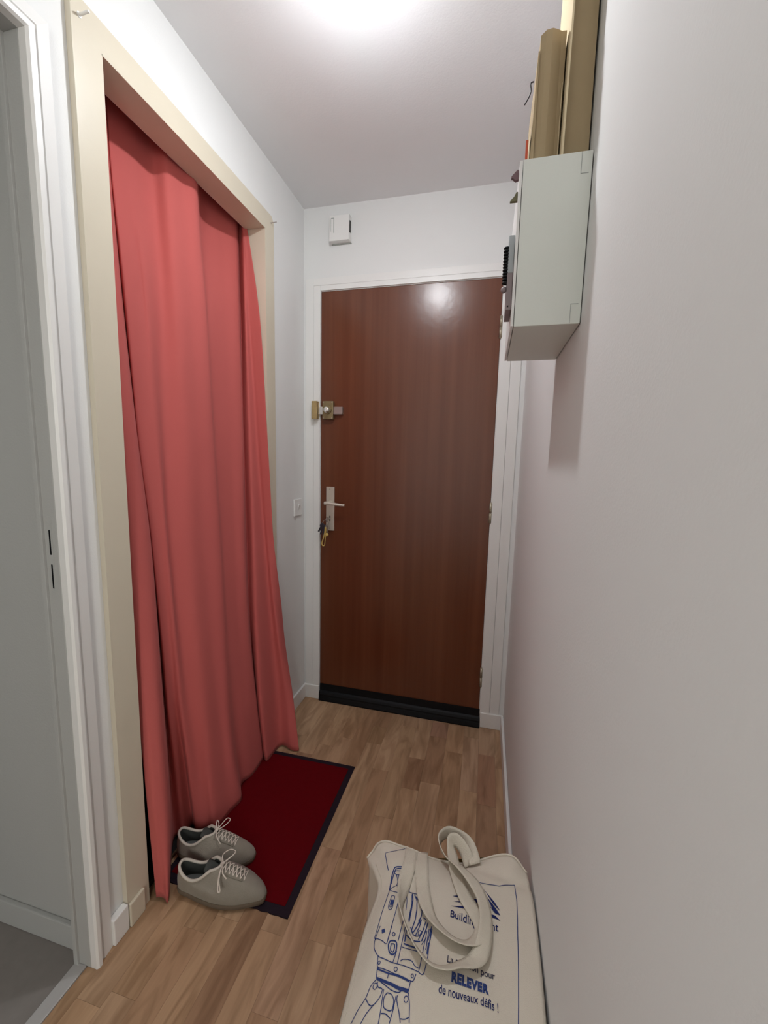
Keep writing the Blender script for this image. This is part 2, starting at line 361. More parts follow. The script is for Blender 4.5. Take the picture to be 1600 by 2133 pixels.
# side room
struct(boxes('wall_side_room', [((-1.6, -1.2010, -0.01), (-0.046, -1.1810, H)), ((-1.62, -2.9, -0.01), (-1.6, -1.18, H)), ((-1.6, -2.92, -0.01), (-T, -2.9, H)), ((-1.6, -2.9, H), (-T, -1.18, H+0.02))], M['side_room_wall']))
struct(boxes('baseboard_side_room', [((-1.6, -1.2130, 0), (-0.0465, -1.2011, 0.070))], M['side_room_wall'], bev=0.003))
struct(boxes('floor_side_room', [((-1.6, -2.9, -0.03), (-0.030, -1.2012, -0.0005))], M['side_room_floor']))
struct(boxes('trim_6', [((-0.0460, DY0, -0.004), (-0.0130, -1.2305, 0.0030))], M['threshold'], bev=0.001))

# ------------------------------------------------------------------ entrance door
dr = struct(boxes('door_2', [((DX0+0.002, 0.0, 0.004), (DX1-0.001, 0.040, DZ-0.001))], M['door'], bev=0.0015))
boxes('door_backing', [((DX0-0.001, 0.045, 0), (DX1+0.001, 0.09, DZ))], M['black'], dr)
bm = bmesh.new()
bm_prism(bm, [(-0.001, 0.086), (-0.006, 0.086), (-0.0075, 0.052), (-0.016, 0.046), (-0.021, 0.036), (-0.021, 0.030), (-0.0165, 0.027), (-0.019, 0.022), (-0.024, 0.006), (-0.024, 0.001), (-0.001, 0.001)], 0, 0.0905, 0.9150)
finish(bm, 'draught_excluder', M['rubber'], dr)
for z0, z1 in ((1.7915, 1.8858), (0.990, 1.085), (0.200, 0.298)):
    bm = bmesh.new(); zc = (z0+z1)/2
    bm_cyl(bm, (0.9115, -0.0045, z0+0.004), (0.9115, -0.0045, zc-0.0012), 0.0062, seg=16)
    bm_cyl(bm, (0.9115, -0.0045, zc+0.0012), (0.9115, -0.0045, z1-0.004), 0.0062, seg=16)
    bm_cyl(bm, (0.9115, -0.0045, zc-0.0012), (0.9115, -0.0045, zc+0.0012), 0.0045, seg=12)
    bm_ball(bm, (0.9115, -0.0045, z0+0.004), 0.0055, 12); bm_ball(bm, (0.9115, -0.0045, z1-0.004), 0.0055, 12)
    finish(bm, 'hinge', M['hinge'], dr, True)
# long-plate lever handle
hp = boxes('handle_plate', [((0.1205, -0.0075, 0.9090), (0.1625, 0.0002, 1.1270))], M['alu'], dr, bev=0.002)
bm = bmesh.new(); bm_cyl(bm, (0.1430, -0.0070, 1.0490), (0.1430, -0.0180, 1.0490), 0.0105, 0.0095, 24); bm_cyl(bm, (0.1430, -0.0180, 1.0490), (0.1430, -0.0440, 1.0490), 0.0085, seg=20)
finish(bm, 'handle_neck', M['alu'], hp, False)
tube('handle_lever', [(0.1290, -0.0485, 1.0490), (0.1420, -0.0500, 1.0500), (0.1700, -0.0500, 1.0480), (0.2000, -0.0490, 1.0450), (0.2300, -0.0470, 1.0430)], lambda t: 0.0098-0.0036*t, M['alu'], hp, 14, squash=0.8)
bm = bmesh.new()
for zz in (1.1150, 0.9210): bm_cyl(bm, (0.1395, -0.0074, zz), (0.1395, -0.0084, zz), 0.0028, seg=12)
finish(bm, 'screw', M['steel'], hp)
boxes('keyhole', [((0.1385, -0.0082, 0.9560), (0.1435, -0.0073, 0.9830))], M['black'], hp, bev=0.0003)
# surface deadbolt
bt = boxes('bolt_body', [((0.1050, -0.0250, 1.4520), (0.1590, 0.0, 1.5370))], M['brass_dark'], dr, bev=0.004)
bm = bmesh.new(); bm_cyl(bm, (0.1330, -0.0245, 1.4945), (0.1330, -0.0310, 1.4945), 0.0200, 0.0180, 28)
finish(bm, 'bolt_collar', M['brass_dark'], bt)
bm = bmesh.new(); bm_cyl(bm, (0.1330, -0.0300, 1.4945), (0.1330, -0.0480, 1.4945), 0.0145, 0.0135, 28); bm_ball(bm, (0.1330, -0.0480, 1.4945), 0.0133, 20, (1, 0.35, 1))
finish(bm, 'bolt_knob', M['chrome'], bt, True)
boxes('bolt_thumb_grip', [((0.1320, -0.0560, 1.4830), (0.1345, -0.0500, 1.5060))], M['chrome'], bt, bev=0.0008)
bm = bmesh.new()
for xx in (0.1105, 0.1530):
    for zz in (1.4580, 1.5310): bm_cyl(bm, (xx, -0.0249, zz), (xx, -0.0260, zz), 0.0028, seg=10)
finish(bm, 'screw', M['steel'], bt)
boxes('bolt_bar', [((0.0820, -0.0190, 1.4755), (0.1050, -0.0030, 1.5115))], M['chrome'], dr, bev=0.001)
boxes('bolt_bar', [((0.1590, -0.0190, 1.4755), (0.2040, -0.0030, 1.5105))], M['steel'], dr, bev=0.001)
bm = bmesh.new()
bm_prism(bm, [(0.0800, 0.0), (0.0800, -0.034), (0.0580, -0.034), (0.0500, -0.027), (0.0470, 0.0)], 2, 1.4540, 1.5365)
finish(bm, 'bolt_keeper', M['brass'], dr)

# keys hanging from the lock
kr = empty('key_bunch', (0.141, -0.012, 0.965), 'bunch of keys with a yellow leather loop hanging from the entrance door lock', 'keys')
bm = bmesh.new(); bm_box(bm, (0.1375, -0.038, 0.966), (0.1440, -0.0085, 0.974), 0.001); bm_cyl(bm, (0.1385, -0.044, 0.968), (0.1435, -0.044, 0.968), 0.0125, seg=20)
finish(bm, 'lock_key', M['key_metal'], kr)
def ringpts(c, r, ax, n=16):
    a, b = ax; return [Vector(c)+r*(math.cos(2*math.pi*i/n)*Vector(a)+math.sin(2*math.pi*i/n)*Vector(b)) for i in range(n)]
bm = bmesh.new(); bm_tube(bm, ringpts((0.1330, -0.045, 0.951), 0.0165, ((0.75, 0, 0.66), (-0.6, 0.2, 0.7))), 0.0013, 6, True); finish(bm, 'split_ring', M['key_metal'], kr, True)
def key(n, x, y, z, ang, m, ln=0.045):
    bm = bmesh.new(); d = Vector((math.sin(ang), 0, -math.cos(ang))); s = Vector((math.cos(ang), 0, math.sin(ang)))
    p = Vector((x, y, z))
    def quad(a, b, w0, w1, t=0.0018):
        vs = []
        for yy in (-t, t):
            vs.append([bm.verts.new(q+Vector((0, yy, 0))) for q in (a-s*w0, a+s*w0, b+s*w1, b-s*w1)])
        A, B = vs
        bm.faces.new(A); bm.faces.new(B[::-1])
        for i in range(4): bm.faces.new((A[i], B[i], B[(i+1) % 4], A[(i+1) % 4]))
    quad(p, p+d*0.006, 0.004, 0.009, 0.0028); quad(p+d*0.006, p+d*0.020, 0.009, 0.007, 0.0028)
    quad(p+d*0.020, p+d*ln, 0.0035, 0.003, 0.0014)
    for k in range(3): quad(p+d*(ln-0.018+k*0.006)+s*0.003, p+d*(ln-0.014+k*0.006)+s*0.003, 0.002, 0.002, 0.0013)
    return finish(bm, n, m, kr)
key('key', 0.1230, -0.046, 0.946, -0.30, M['key_dark'], 0.055); key('key', 0.1280, -0.050, 0.942, -0.10, M['key_dark'], 0.052); key('key', 0.1180, -0.042, 0.950, -0.50, M['key_dark'], 0.050); key('key', 0.1330, -0.044, 0.940, 0.30, M['key_metal'], 0.040)
tube('leather_loop', [(0.1345, -0.052, 0.934), (0.1320, -0.052, 0.905), (0.1240, -0.053, 0.872), (0.1180, -0.053, 0.852), (0.1220, -0.053, 0.840), (0.1310, -0.053, 0.842), (0.1340, -0.053, 0.858), (0.1370, -0.052, 0.895), (0.1385, -0.052, 0.930)], 0.0032, M['strap_yellow'], kr, 8, squash=0.7)
bm = bmesh.new(); bm_ball(bm, (0.1420, -0.050, 0.895), 0.0088, 14); finish(bm, 'round_charm', M['strap_yellow'], kr, True)
tube('charm_wire', [(0.1360, -0.048, 0.935), (0.1440, -0.050, 0.915), (0.1430, -0.050, 0.903)], 0.0009, M['key_metal'], kr, 5)

# ------------------------------------------------------------------ chime above the door and light switch
ch = empty('door_chime', (0.183, 0, 2.235), 'small square white door chime above the brown entrance door', 'door chime')
boxes('chime_cover', [((0.1385, -0.0340, 2.2390), (0.2330, -0.0004, 2.3450))], M['white_plastic'], ch, bev=0.002)
boxes('chime_base', [((0.1400, -0.0060, 2.2355), (0.2345, -0.0004, 2.2388))], M['groove'], ch)
bm = bmesh.new(); bm_box(bm, (0.1460, -0.0348, 2.2790), (0.1475, -0.0339, 2.3330)); bm_box(bm, (0.1585, -0.0348, 2.2720), (0.1610, -0.0339, 2.3350)); bm_box(bm, (0.1475, -0.0348, 2.3310), (0.1585, -0.0339, 2.3350))
finish(bm, 'chime_grille', M['groove'], ch)
boxes('side_slot', [((0.2320, -0.0290, 2.2720), (0.2350, -0.0190, 2.3200))], M['black'], ch)
sw = empty('light_switch', (0, -0.082, 1.03), 'white light switch with small rocker on the left wall beside the door frame', 'light switch')
boxes('switch_plate', [((0.0004, -0.1220, 0.9870), (0.0085, -0.0420, 1.0670))], M['white_plastic'], sw, bev=0.002)
bm = bmesh.new(); bm_prism(bm, [(0.0080, 1.0130), (0.0085, 1.0130), (0.0095, 1.0180), (0.0150, 1.0390), (0.0130, 1.0430), (0.0080, 1.0440)], 1, -0.0900, -0.0740)
finish(bm, 'switch_rocker', M['white_plastic'], sw)

# pegs on the beige frame
for i, (y, z, lab) in enumerate(((-1.1140, 2.1640, 'short white wooden peg near the nearer top corner of the beige closet frame'), (-0.3330, 2.1730, 'small pale nail at the far top corner of the beige closet frame'))):
    bm = bmesh.new(); r = 0.0028 if i == 0 else 0.0013; ln = 0.026 if i == 0 else 0.022
    bm_cyl(bm, (0.0150, y, z), (0.0150+ln, y, z+0.001), r, r*0.9, 12); bm_cyl(bm, (0.0148, y, z), (0.0162, y, z), r*1.9, seg=12)
    if i: bm_cyl(bm, (0.0150+ln, y, z+0.001), (0.0162+ln, y, z+0.001), r*2.0, seg=12)
    tag(finish(bm, 'peg' if i == 0 else 'nail', M['white_trim'] if i == 0 else M['steel']), lab, 'peg' if i == 0 else 'nail')

# ------------------------------------------------------------------ electrical cabinet on the right wall
cb = empty('electrical_cabinet', (0.97, -0.99, 1.5), 'pale grey wall cabinet high on the right wall beside the entrance door', 'cabinet')
CX, CN, CF, Z0, Z1 = 0.9120, -1.1180, -0.8640, 1.5004, 1.7650
boxes('cabinet_body', [((CX+0.0045, CN, Z0), (W-0.0015, CF, Z1))], M['cabinet'], cb, bev=0.0012)
boxes('cabinet_door', [((CX-0.0010, CN, Z0+0.0010), (CX+0.0036, CF, Z1-0.0010))], M['white_plastic'], cb, bev=0.0008)
def corner_cap(z0, z1, up_):
    bm = bmesh.new(); t = 0.0009
    bm_box(bm, (1.0060, CN-0.0006, z0), (1.0068, CN+0.0002, z1)); zz = z0 if up_ else z1
    bm_box(bm, (1.0060, CN-0.0006, zz-0.0005), (1.0180, CN+0.0002, zz+0.0005))
    finish(bm, 'corner_joint', M['groove'], cb)
corner_cap(1.7320, 1.7640, True); corner_cap(1.5020, 1.5320, False)
# things clipped to the front of the cabinet
np_ = empty('notepad', (0.905, -1.09, 1.58), 'grey spiral notepad fixed to the front of the wall cabinet', 'notepad')
boxes('pad_block', [((0.9010, -1.1050, 1.5950), (0.9105, -1.0400, 1.6560))], M['pad_grey'], np_, bev=0.001)
boxes('pad_cover', [((0.9010, -1.1060, 1.5330), (0.9105, -1.0400, 1.5948))], M['pad_mauve'], np_, bev=0.001)
boxes('pad_eyelet', [((0.9035, -1.1068, 1.5375), (0.9055, -1.1058, 1.5400))], M['black'], np_)
bm = bmesh.new()
for k in range(12):
    z = 1.5800+k*0.0052
    bm_tube(bm, ringpts((0.8985, -1.1000, z), 0.0042, ((1, 0, 0), (0, 1, 0)), 12), 0.0019, 6, True)
finish(bm, 'spiral_binding', M['rubber'], np_, True)
bm = bmesh.new(); bm_ball(bm, (0.8965, -1.100, 1.5690), 0.0055, 14)
finish(bm, 'round_clip', M['pad_mauve'], np_, True)
def leaf(name, pts, y, m, label, cat, th=0.006):
    bm = bmesh.new(); bm_prism(bm, [(px, pz) for px, pz in pts], 1, y, y+th)
    o = finish(bm, name, m); return tag(o, label, cat)
leaf('ornament', [(0.9108, 1.7600), (0.9108, 1.7470), (0.9060, 1.7455), (0.9030, 1.7480), (0.9010, 1.7500), (0.8985, 1.7505), (0.8990, 1.7530), (0.9020, 1.7560), (0.9060, 1.7600), (0.9085, 1.7620)], -1.100, M['purple'], 'small mauve petal-shaped ornament sticking out of the wall cabinet front', 'ornament')
leaf('ornament', [(0.9108, 1.7270), (0.9108, 1.7130), (0.8985, 1.7130), (0.9010, 1.7165), (0.9050, 1.7200), (0.9085, 1.7270)], -1.100, M['olive'], 'small olive triangular ornament just below the mauve one on the cabinet front', 'ornament')

# ------------------------------------------------------------------ cardboard stored on top of the cabinet
tb = empty('tall_cardboard_box', (1.0, -1.0, Z1), 'tall narrow cardboard box standing on the wall cabinet against the wall', 'cardboard box')
bm = bmesh.new()
bm_prism(bm, [(0.9810, Z1+0.0008), (1.0205, Z1+0.0008), (1.0218, Z1+0.010), (1.0208, 1.90), (1.0195, 2.20), (0.9840, 2.20)], 1, -1.0800, -0.9200)
finish(bm, 'box_body', M['card'], tb)
bm = bmesh.new()
bm_prism(bm, [(0.9760, Z1+0.0008), (0.9794, Z1+0.0008), (0.9808, 1.95), (0.9826, 2.21), (0.9800, 2.21), (0.9778, 1.94)], 1, -1.1010, -0.9200)
finish(bm, 'box_flap', M['card_edge'], tb)
sb = empty('short_cardboard_box', (0.95, -1.0, Z1), 'shorter cardboard box with slanted top beside the tall one on the cabinet', 'cardboard box')
bm = bmesh.new()
# concave near face: a bent sheet
prof = [(0.9335, -1.0860), (0.9420, -1.0880), (0.9520, -1.0850), (0.9600, -1.0790), (0.9670, -1.0740), (0.9750, -1.0730)]
top = [1.9700, 1.9755, 1.9790, 1.9810, 1.9815, 1.9815]
A = [bm.verts.new((x, y, Z1+0.0008)) for x, y in prof]; B = [bm.verts.new((x, y, t)) for (x, y), t in zip(prof, top)]
A2 = [bm.verts.new((x, -0.93, Z1+0.0008)) for x, y in prof]; B2 = [bm.verts.new((x, -0.93, t)) for (x, y), t in zip(prof, top)]
for i in range(5):
    bm.faces.new((A[i], A[i+1], B[i+1], B[i])); bm.faces.new((B[i], B[i+1], B2[i+1], B2[i])); bm.faces.new((A2[i], B2[i], B2[i+1], A2[i+1])); bm.faces.new((A[i], A2[i], A2[i+1], A[i+1]))
bm.faces.new((A[0], B[0], B2[0], A2[0])); bm.faces.new((A[5], A2[5], B2[5], B[5]))
finish(bm, 'box_body', M['card'], sb, False)
bm = bmesh.new()
bm_prism(bm, [(0.9265, Z1+0.0008), (0.9285, Z1+0.07), (0.9308, 1.9440), (0.9331, 1.9440), (0.9331, Z1+0.0008)], 1, -1.0905, -0.9300)
finish(bm, 'box_flap', M['card'], sb)
bm = bmesh.new()
bm_prism(bm, [(0.9240, Z1+0.0008), (0.9262, Z1+0.07), (0.9262, Z1+0.0008)], 1, -1.0920, -1.0000); bm_box(bm, (0.9722, -1.0790, Z1+0.0008), (0.9732, -1.0735, 1.9000))
finish(bm, 'torn_edge', M['card_edge'], sb)
boxes('red_tape', [((0.9195, -1.0900, Z1+0.0080), (0.9236, -1.0860, Z1+0.0480))], M['red_plastic'], sb, bev=0.0006)
tube('twist_tie', [(0.9262, -1.088, 1.9020), (0.9215, -1.088, 1.9000), (0.9225, -1.088, 1.8890), (0.9200, -1.088, 1.8800), (0.9135, -1.088, 1.8690)], 0.0011, M['key_dark'], sb, 6)

# ------------------------------------------------------------------ ceiling lamp (just above the frame)
lp = empty('ceiling_lamp', (LAMP[0], LAMP[1], H), 'white globe lamp on the corridor ceiling', 'lamp')
bm = bmesh.new(); bmesh.ops.create_icosphere(bm, subdivisions=3, radius=0.040, matrix=Matrix.Translation(LAMP)); gl = finish(bm, 'lamp_globe', M['lamp'], lp, True); gl.data.materials.append(M['lamp_top'])
for f in gl.data.polygons:
    if f.normal.z > -0.42: f.material_index = 1
bm = bmesh.new(); bm_cyl(bm, (LAMP[0], LAMP[1], H), (LAMP[0], LAMP[1], H-0.010), 0.034, 0.030, 24); bm_cyl(bm, (LAMP[0], LAMP[1], H-0.010), (LAMP[0], LAMP[1], LAMP[2]+0.036), 0.016, 0.016, 20); finish(bm, 'lamp_holder', M['white_plastic'], lp)

# ------------------------------------------------------------------ curtain
LEV = [2.2, 2.1, 1.75, 1.35, 1.0, .55, .25, .006]
CURTAIN = [
  [(-0.068, -0.9979), (-0.068, -0.9979), (-0.06, -1.0125), (-0.045, -1.0295), (-0.03, -1.0389), (-0.005, -1.0466), (0.015, -1.0528), (0.034, -1.0586)],
  [(-0.062, -0.9972), (-0.062, -0.9972), (-0.045, -1.0116), (-0.025, -1.0238), (-0.01, -1.0222), (0.02, -1.0334), (0.04, -1.0478), (0.055, -1.0537)],
  [(-0.068, -0.9863), (-0.068, -0.9863), (-0.05, -0.9939), (-0.03, -0.9866), (-0.015, -0.9711), (0.02, -0.9933), (0.045, -1.0079), (0.066, -1.0465)],
  [(-0.13, -0.9224), (-0.13, -0.9224), (-0.1, -0.9369), (-0.08, -0.9268), (-0.07, -0.907), (-0.06, -0.9002), (-0.055, -0.8943), (-0.05, -0.8962)],
  [(-0.125, -0.9198), (-0.125, -0.9198), (-0.088, -0.936), (-0.062, -0.9428), (-0.047, -0.9252), (-0.032, -0.9164), (-0.034, -0.8897), (-0.036, -0.8675)],
  [(-0.12, -0.8877), (-0.12, -0.8877), (-0.085, -0.8857), (-0.056, -0.9007), (-0.04, -0.8998), (-0.026, -0.8917), (-0.03, -0.8557), (-0.031, -0.8303)],
  [(-0.12, -0.85), (-0.12, -0.85), (-0.08, -0.8671), (-0.055, -0.8769), (-0.035, -0.8846), (-0.01, -0.8855), (0.0, -0.8708), (0.0, -0.8478)],
  [(-0.12, -0.7865), (-0.12, -0.7865), (-0.095, -0.8021), (-0.07, -0.8309), (-0.05, -0.8545), (-0.015, -0.8507), (0.01, -0.8362), (0.03, -0.8273)],
  [(-0.085, -0.7639), (-0.085, -0.7639), (-0.065, -0.77), (-0.045, -0.7792), (-0.025, -0.7959), (0.01, -0.8122), (0.035, -0.8158), (0.052, -0.8147)],
  [(-0.075, -0.7081), (-0.075, -0.7081), (-0.06, -0.7112), (-0.042, -0.7225), (-0.025, -0.73), (0.01, -0.7468), (0.035, -0.7508), (0.06, -0.7526)],
  [(-0.067, -0.6584), (-0.067, -0.6584), (-0.05, -0.6557), (-0.035, -0.6613), (-0.018, -0.6672), (0.018, -0.6971), (0.045, -0.7108), (0.07, -0.6948)],
  [(-0.125, -0.5656), (-0.125, -0.5656), (-0.07, -0.6105), (-0.05, -0.6174), (-0.032, -0.6241), (0.002, -0.6465), (0.022, -0.6502), (0.035, -0.6381)],
  [(-0.115, -0.4783), (-0.115, -0.4783), (-0.075, -0.5141), (-0.05, -0.5388), (-0.032, -0.5555), (0.0, -0.5869), (0.025, -0.5934), (0.043, -0.5721)],
  [(-0.095, -0.403), (-0.095, -0.403), (-0.065, -0.4451), (-0.042, -0.4707), (-0.022, -0.5035), (0.006, -0.5238), (0.025, -0.5101), (0.036, -0.4836)],
  [(-0.11, -0.3594), (-0.11, -0.3594), (-0.09, -0.387), (-0.072, -0.4174), (-0.057, -0.4321), (-0.022, -0.4644), (-0.002, -0.4662), (0.018, -0.4544)],
  [(-0.078, -0.3885), (-0.078, -0.3885), (-0.055, -0.4123), (-0.035, -0.4282), (-0.015, -0.4501), (0.02, -0.489), (0.045, -0.5029), (0.061, -0.4947)],
  [(-0.0838, -0.392), (-0.0677, -0.392), (-0.051, -0.392), (-0.0286, -0.392), (-0.0069, -0.392), (0.023, -0.392), (0.0469, -0.392), (0.07, -0.3992)],
  [(-0.0827, -0.388), (-0.0602, -0.388), (-0.0368, -0.388), (-0.0116, -0.388), (0.0111, -0.388), (0.055, -0.3873), (0.09, -0.3795), (0.125, -0.4078)],
  [(-0.077, -0.384), (-0.0523, -0.384), (-0.0043, -0.384), (0.016, -0.384), (0.0327, -0.384), (0.055, -0.3372), (0.105, -0.3537), (0.158, -0.3984)],
  [(-0.09, -0.381), (-0.07, -0.381), (-0.02, -0.381), (0.0, -0.381), (0.022, -0.378), (0.045, -0.335), (0.085, -0.335), (0.135, -0.385)],
]

ct = empty('curtain', (-0.03, -0.72, 0.0), 'long coral red curtain hanging across the closet opening in the left wall', 'curtain')
def interp_col(col, z):
    for i in range(len(LEV)-1):
        if LEV[i] >= z >= LEV[i+1]:
            h = LEV[i]-LEV[i+1]; t = (LEV[i]-z)/h
            def tan(j):
                if j == 0: return (Vector(col[1])-Vector(col[0]))/(LEV[0]-LEV[1])
                if j == len(LEV)-1: return (Vector(col[-1])-Vector(col[-2]))/(LEV[-2]-LEV[-1])
                a = (Vector(col[j])-Vector(col[j-1]))/(LEV[j-1]-LEV[j]); b = (Vector(col[j+1])-Vector(col[j]))/(LEV[j]-LEV[j+1])
                return Vector([0.0 if a[k]*b[k] <= 0 else 2*a[k]*b[k]/(a[k]+b[k]) for k in range(2)])
            p0 = Vector(col[i]); p1 = Vector(col[i+1]); m0 = tan(i)*h; m1 = tan(i+1)*h
            return p0*(2*t**3-3*t*t+1)+m0*(t**3-2*t*t+t)+p1*(-2*t**3+3*t*t)+m1*(t**3-t*t)
    return Vector(col[-1])
bm = bmesh.new(); rows = []
NZ = 110
for r in range(NZ+1):
    z = 2.2+(0.006-2.2)*r/NZ
    cps = [interp_col(c, z) for c in CURTAIN]
    line = crom([Vector((p[0], p[1], 0)) for p in cps], 9)
    row = []
    for k, p in enumerate(line):
        s = k/len(line)
        # small soft wrinkles
        dx = 0.0012*math.sin(s*29+z*5)
        zz = z
        if z < 0.4: zz = z+(0.4-z)/0.4*0.004*math.sin(s*23+1)+ (0.4-z)/0.4*0.003*math.sin(s*67)
        row.append(bm.verts.new((p.x+dx, p.y, max(zz, 0.0042))))
    rows.append(row)
for a, b in zip(rows, rows[1:]):
    for i in range(len(a)-1): bm.faces.new((a[i], a[i+1], b[i+1], b[i]))
cl = finish(bm, 'curtain_fabric', M['curtain'], ct, True)
sm = cl.modifiers.new('thickness', 'SOLIDIFY'); sm.thickness = 0.0012; sm.offset = 0
bm = bmesh.new(); bm_cyl(bm, (-0.105, CY0-0.015, 2.205), (-0.105, CY1+0.015, 2.205), 0.006, seg=14); finish(bm, 'curtain_rod', M['white_trim'], ct, True)

# ------------------------------------------------------------------ door mat
dm = empty('door_mat', (0.22, -0.71, 0), 'dark red doormat with black rubber border on the wood floor', 'doormat')
bm = bmesh.new()
mo = [(-0.0, -1.0060), (0.4180, -1.0040), (0.4224, -0.4200), (0.004, -0.4262)]
def quadgrid(bm, c, z0, z1, n, edge=0.0):
    V = []
    for i in range(n+1):
        row = []
        for j in range(n+1):
            u = i/n; v = j/n
            p = (Vector(c[0])*(1-u)+Vector(c[1])*u)*(1-v)+(Vector(c[3])*(1-u)+Vector(c[2])*u)*v
            e = 0.0
            if edge and (v == 0): e = 0.0012*abs(math.sin(u*37))+0.001*abs(math.sin(u*81))
            row.append(Vector((p[0], p[1]-e*1.5, z1+e)))
        V.append(row)
    T_ = [[bm.verts.new(p) for p in row] for row in V]; B_ = [[bm.verts.new((p.x, p.y, z0)) for p in row] for row in V]
    for i in range(n):
        for j in range(n):
            bm.faces.new((T_[i][j], T_[i+1][j], T_[i+1][j+1], T_[i][j+1])); bm.faces.new((B_[i][j], B_[i][j+1], B_[i+1][j+1], B_[i+1][j]))
    for i in range(n):
        bm.faces.new((T_[i][0], B_[i][0], B_[i+1][0], T_[i+1][0])); bm.faces.new((T_[i][n], T_[i+1][n], B_[i+1][n], B_[i][n]))
        bm.faces.new((T_[0][i], T_[0][i+1], B_[0][i+1], B_[0][i])); bm.faces.new((T_[n][i], B_[n][i], B_[n][i+1], T_[n][i+1]))
quadgrid(bm, mo, 0.0003, 0.0026, 40, 1.0)
finish(bm, 'mat_border', M['mat_border'], dm)
bm = bmesh.new(); quadgrid(bm, [(0.0180, -0.9820), (0.3960, -0.9800), (0.4000, -0.4400), (0.022, -0.4450)], 0.0024, 0.0040, 30)
finish(bm, 'mat_pile', M['mat_red'], dm)

# ------------------------------------------------------------------ sneakers
def sneaker(loc, rz, label, mirror, scale, bow):
    root = empty('sneaker', loc, label, 'shoe', 'grey suede sneakers by the curtain', rz)
    S = scale; mir = -1 if mirror else 1
    N = 48
    def outline(k, grow=0.0):
        # foot outline, heel at x=0, toe at x=0.27; returns (x, y)
        t = 2*math.pi*k/N
        c, s = math.cos(t), math.sin(t)
        x = 0.133-0.135*c; u = x/0.27
        hw = 0.033+0.0130*math.sin(min(1, max(0, (u-0.15)/0.85))*math.pi)**1.0*1.0
        y = s/abs(s)*abs(s)**0.62*hw if abs(s) > 1e-6 else 0.0
        y += 0.008*math.sin(math.pi*min(1, max(0, (u-0.35)/0.65)))*(1 if s > 0 else -0.35) - 0.006*(u > 0.85)*(u-0.85)/0.15
        return Vector((x+grow*(-c), (y+grow*s)*mir, 0))
    def collar(k):
        t = 2*math.pi*k/N; c, s = math.cos(t), math.sin(t)
        x = 0.069-0.064*c; u = (x-0.005)/0.128
        y = (abs(s)**0.8)*(1 if s >= 0 else -1)*(0.0300-0.005*u)
        z = 0.086-0.028*math.sin(min(1, max(0, u*1.25))*math.pi)**1.0+0.010*u
        return Vector((x, y*mir, z))
    rings = []
    K = 12
    for j in range(K+1):
        w = j/K; ring = []
        for k in range(N):
            o = outline(k); cc = collar(k)
            u = o.x/0.27
            # bulging bezier from the sole edge to the collar edge
            side = Vector((o.x, o.y, 0.016)); 
            hgt = 0.030 if u > 0.55 else 0.045
            c1 = Vector((o.x+(0.006 if u > 0.9 else 0)-(0.004 if u < 0.08 else 0), o.y*1.06, 0.016+hgt*0.9))
            c2 = cc+(Vector((o.x, o.y, cc.z))-cc)*(0.42 if u > 0.45 else 0.22); 
            c2.z = cc.z-0.010 if u < 0.45 else cc.z*0.86-0.004
            p = side*(1-w)**3+c1*3*w*(1-w)**2+c2*3*w*w*(1-w)+cc*w**3
            ring.append(p)
        rings.append(ring)
    bm = bmesh.new(); V = [[bm.verts.new(p*S) for p in r] for r in rings]
    for a, b in zip(V, V[1:]):
        for k in range(N): bm.faces.new((a[k], a[(k+1) % N], b[(k+1) % N], b[k]))
    upper = finish(bm, 'upper', M['suede'], root, True, world=False)
    tree_bm = bmesh.new(); tree_bm.from_mesh(upper.data); tree = BVHTree.FromBMesh(tree_bm); tree_bm.free()
    # sole
    bm = bmesh.new(); lv = [(0.0005, -0.003), (0.003, 0.001), (0.012, 0.003), (0.018, 0.0015)]
    V = [[bm.verts.new((outline(k, g)+Vector((0, 0, z)))*S) for k in range(N)] for z, g in lv]
    for a, b in zip(V, V[1:]):
        for k in range(N): bm.faces.new((a[k], a[(k+1) % N], b[(k+1) % N], b[k]))
    bm.faces.new(V[0][::-1]); bm.faces.new(V[-1])
    finish(bm, 'sole', M['sole'], root, False, world=False)
    # padded collar rim
    bm = bmesh.new(); bm_tube(bm, [collar(k)*S for k in range(N)], 0.0042*S, 8, True)
    finish(bm, 'collar_rim', M['suede_light'], root, True, world=False)
    # lining down to the insole
    bm = bmesh.new(); V = []
    for j in range(7):
        w = j/6
        V.append([bm.verts.new(((collar(k)*(1-w)+Vector((collar(k).x*(1-w*0.02)+w*0.02*(collar(k).x > 0.08), collar(k).y*(1-0.06*w), 0.024))*w))*S) for k in range(N)])
    for a, b in zip(V, V[1:]):
        for k in range(N): bm.faces.new((a[k], b[k], b[(k+1) % N], a[(k+1) % N]))
    finish(bm, 'lining', M['lining'], root, True, world=False)
    bm = bmesh.new(); vs = [bm.verts.new((Vector((collar(k).x, collar(k).y*0.94, 0.0245)))*S) for k in range(N)]; bm.faces.new(vs)
    ins = finish(bm, 'insole', M['insole'], root, False, world=False)
    # tongue rising from the throat
    bm = bmesh.new(); rows_ = []
    for j in range(7):
        w = j/6; x = 0.150-0.062*w; z = 0.070+0.030*w-0.004*w*w; hw = 0.017+0.003*w
        rows_.append([bm.verts.new(Vector((x-0.0*abs(q), q*hw*mir, z-0.35*hw*q*q))*S) for q in (-1, -0.6, -0.2, 0.2, 0.6, 1)])
    for a, b in zip(rows_, rows_[1:]):
        for k in range(5): bm.faces.new((a[k], a[k+1], b[k+1], b[k]))
    tg = finish(bm, 'tongue', M['lining'], root, True, world=False)
    md = tg.modifiers.new('thickness', 'SOLIDIFY'); md.thickness = 0.003
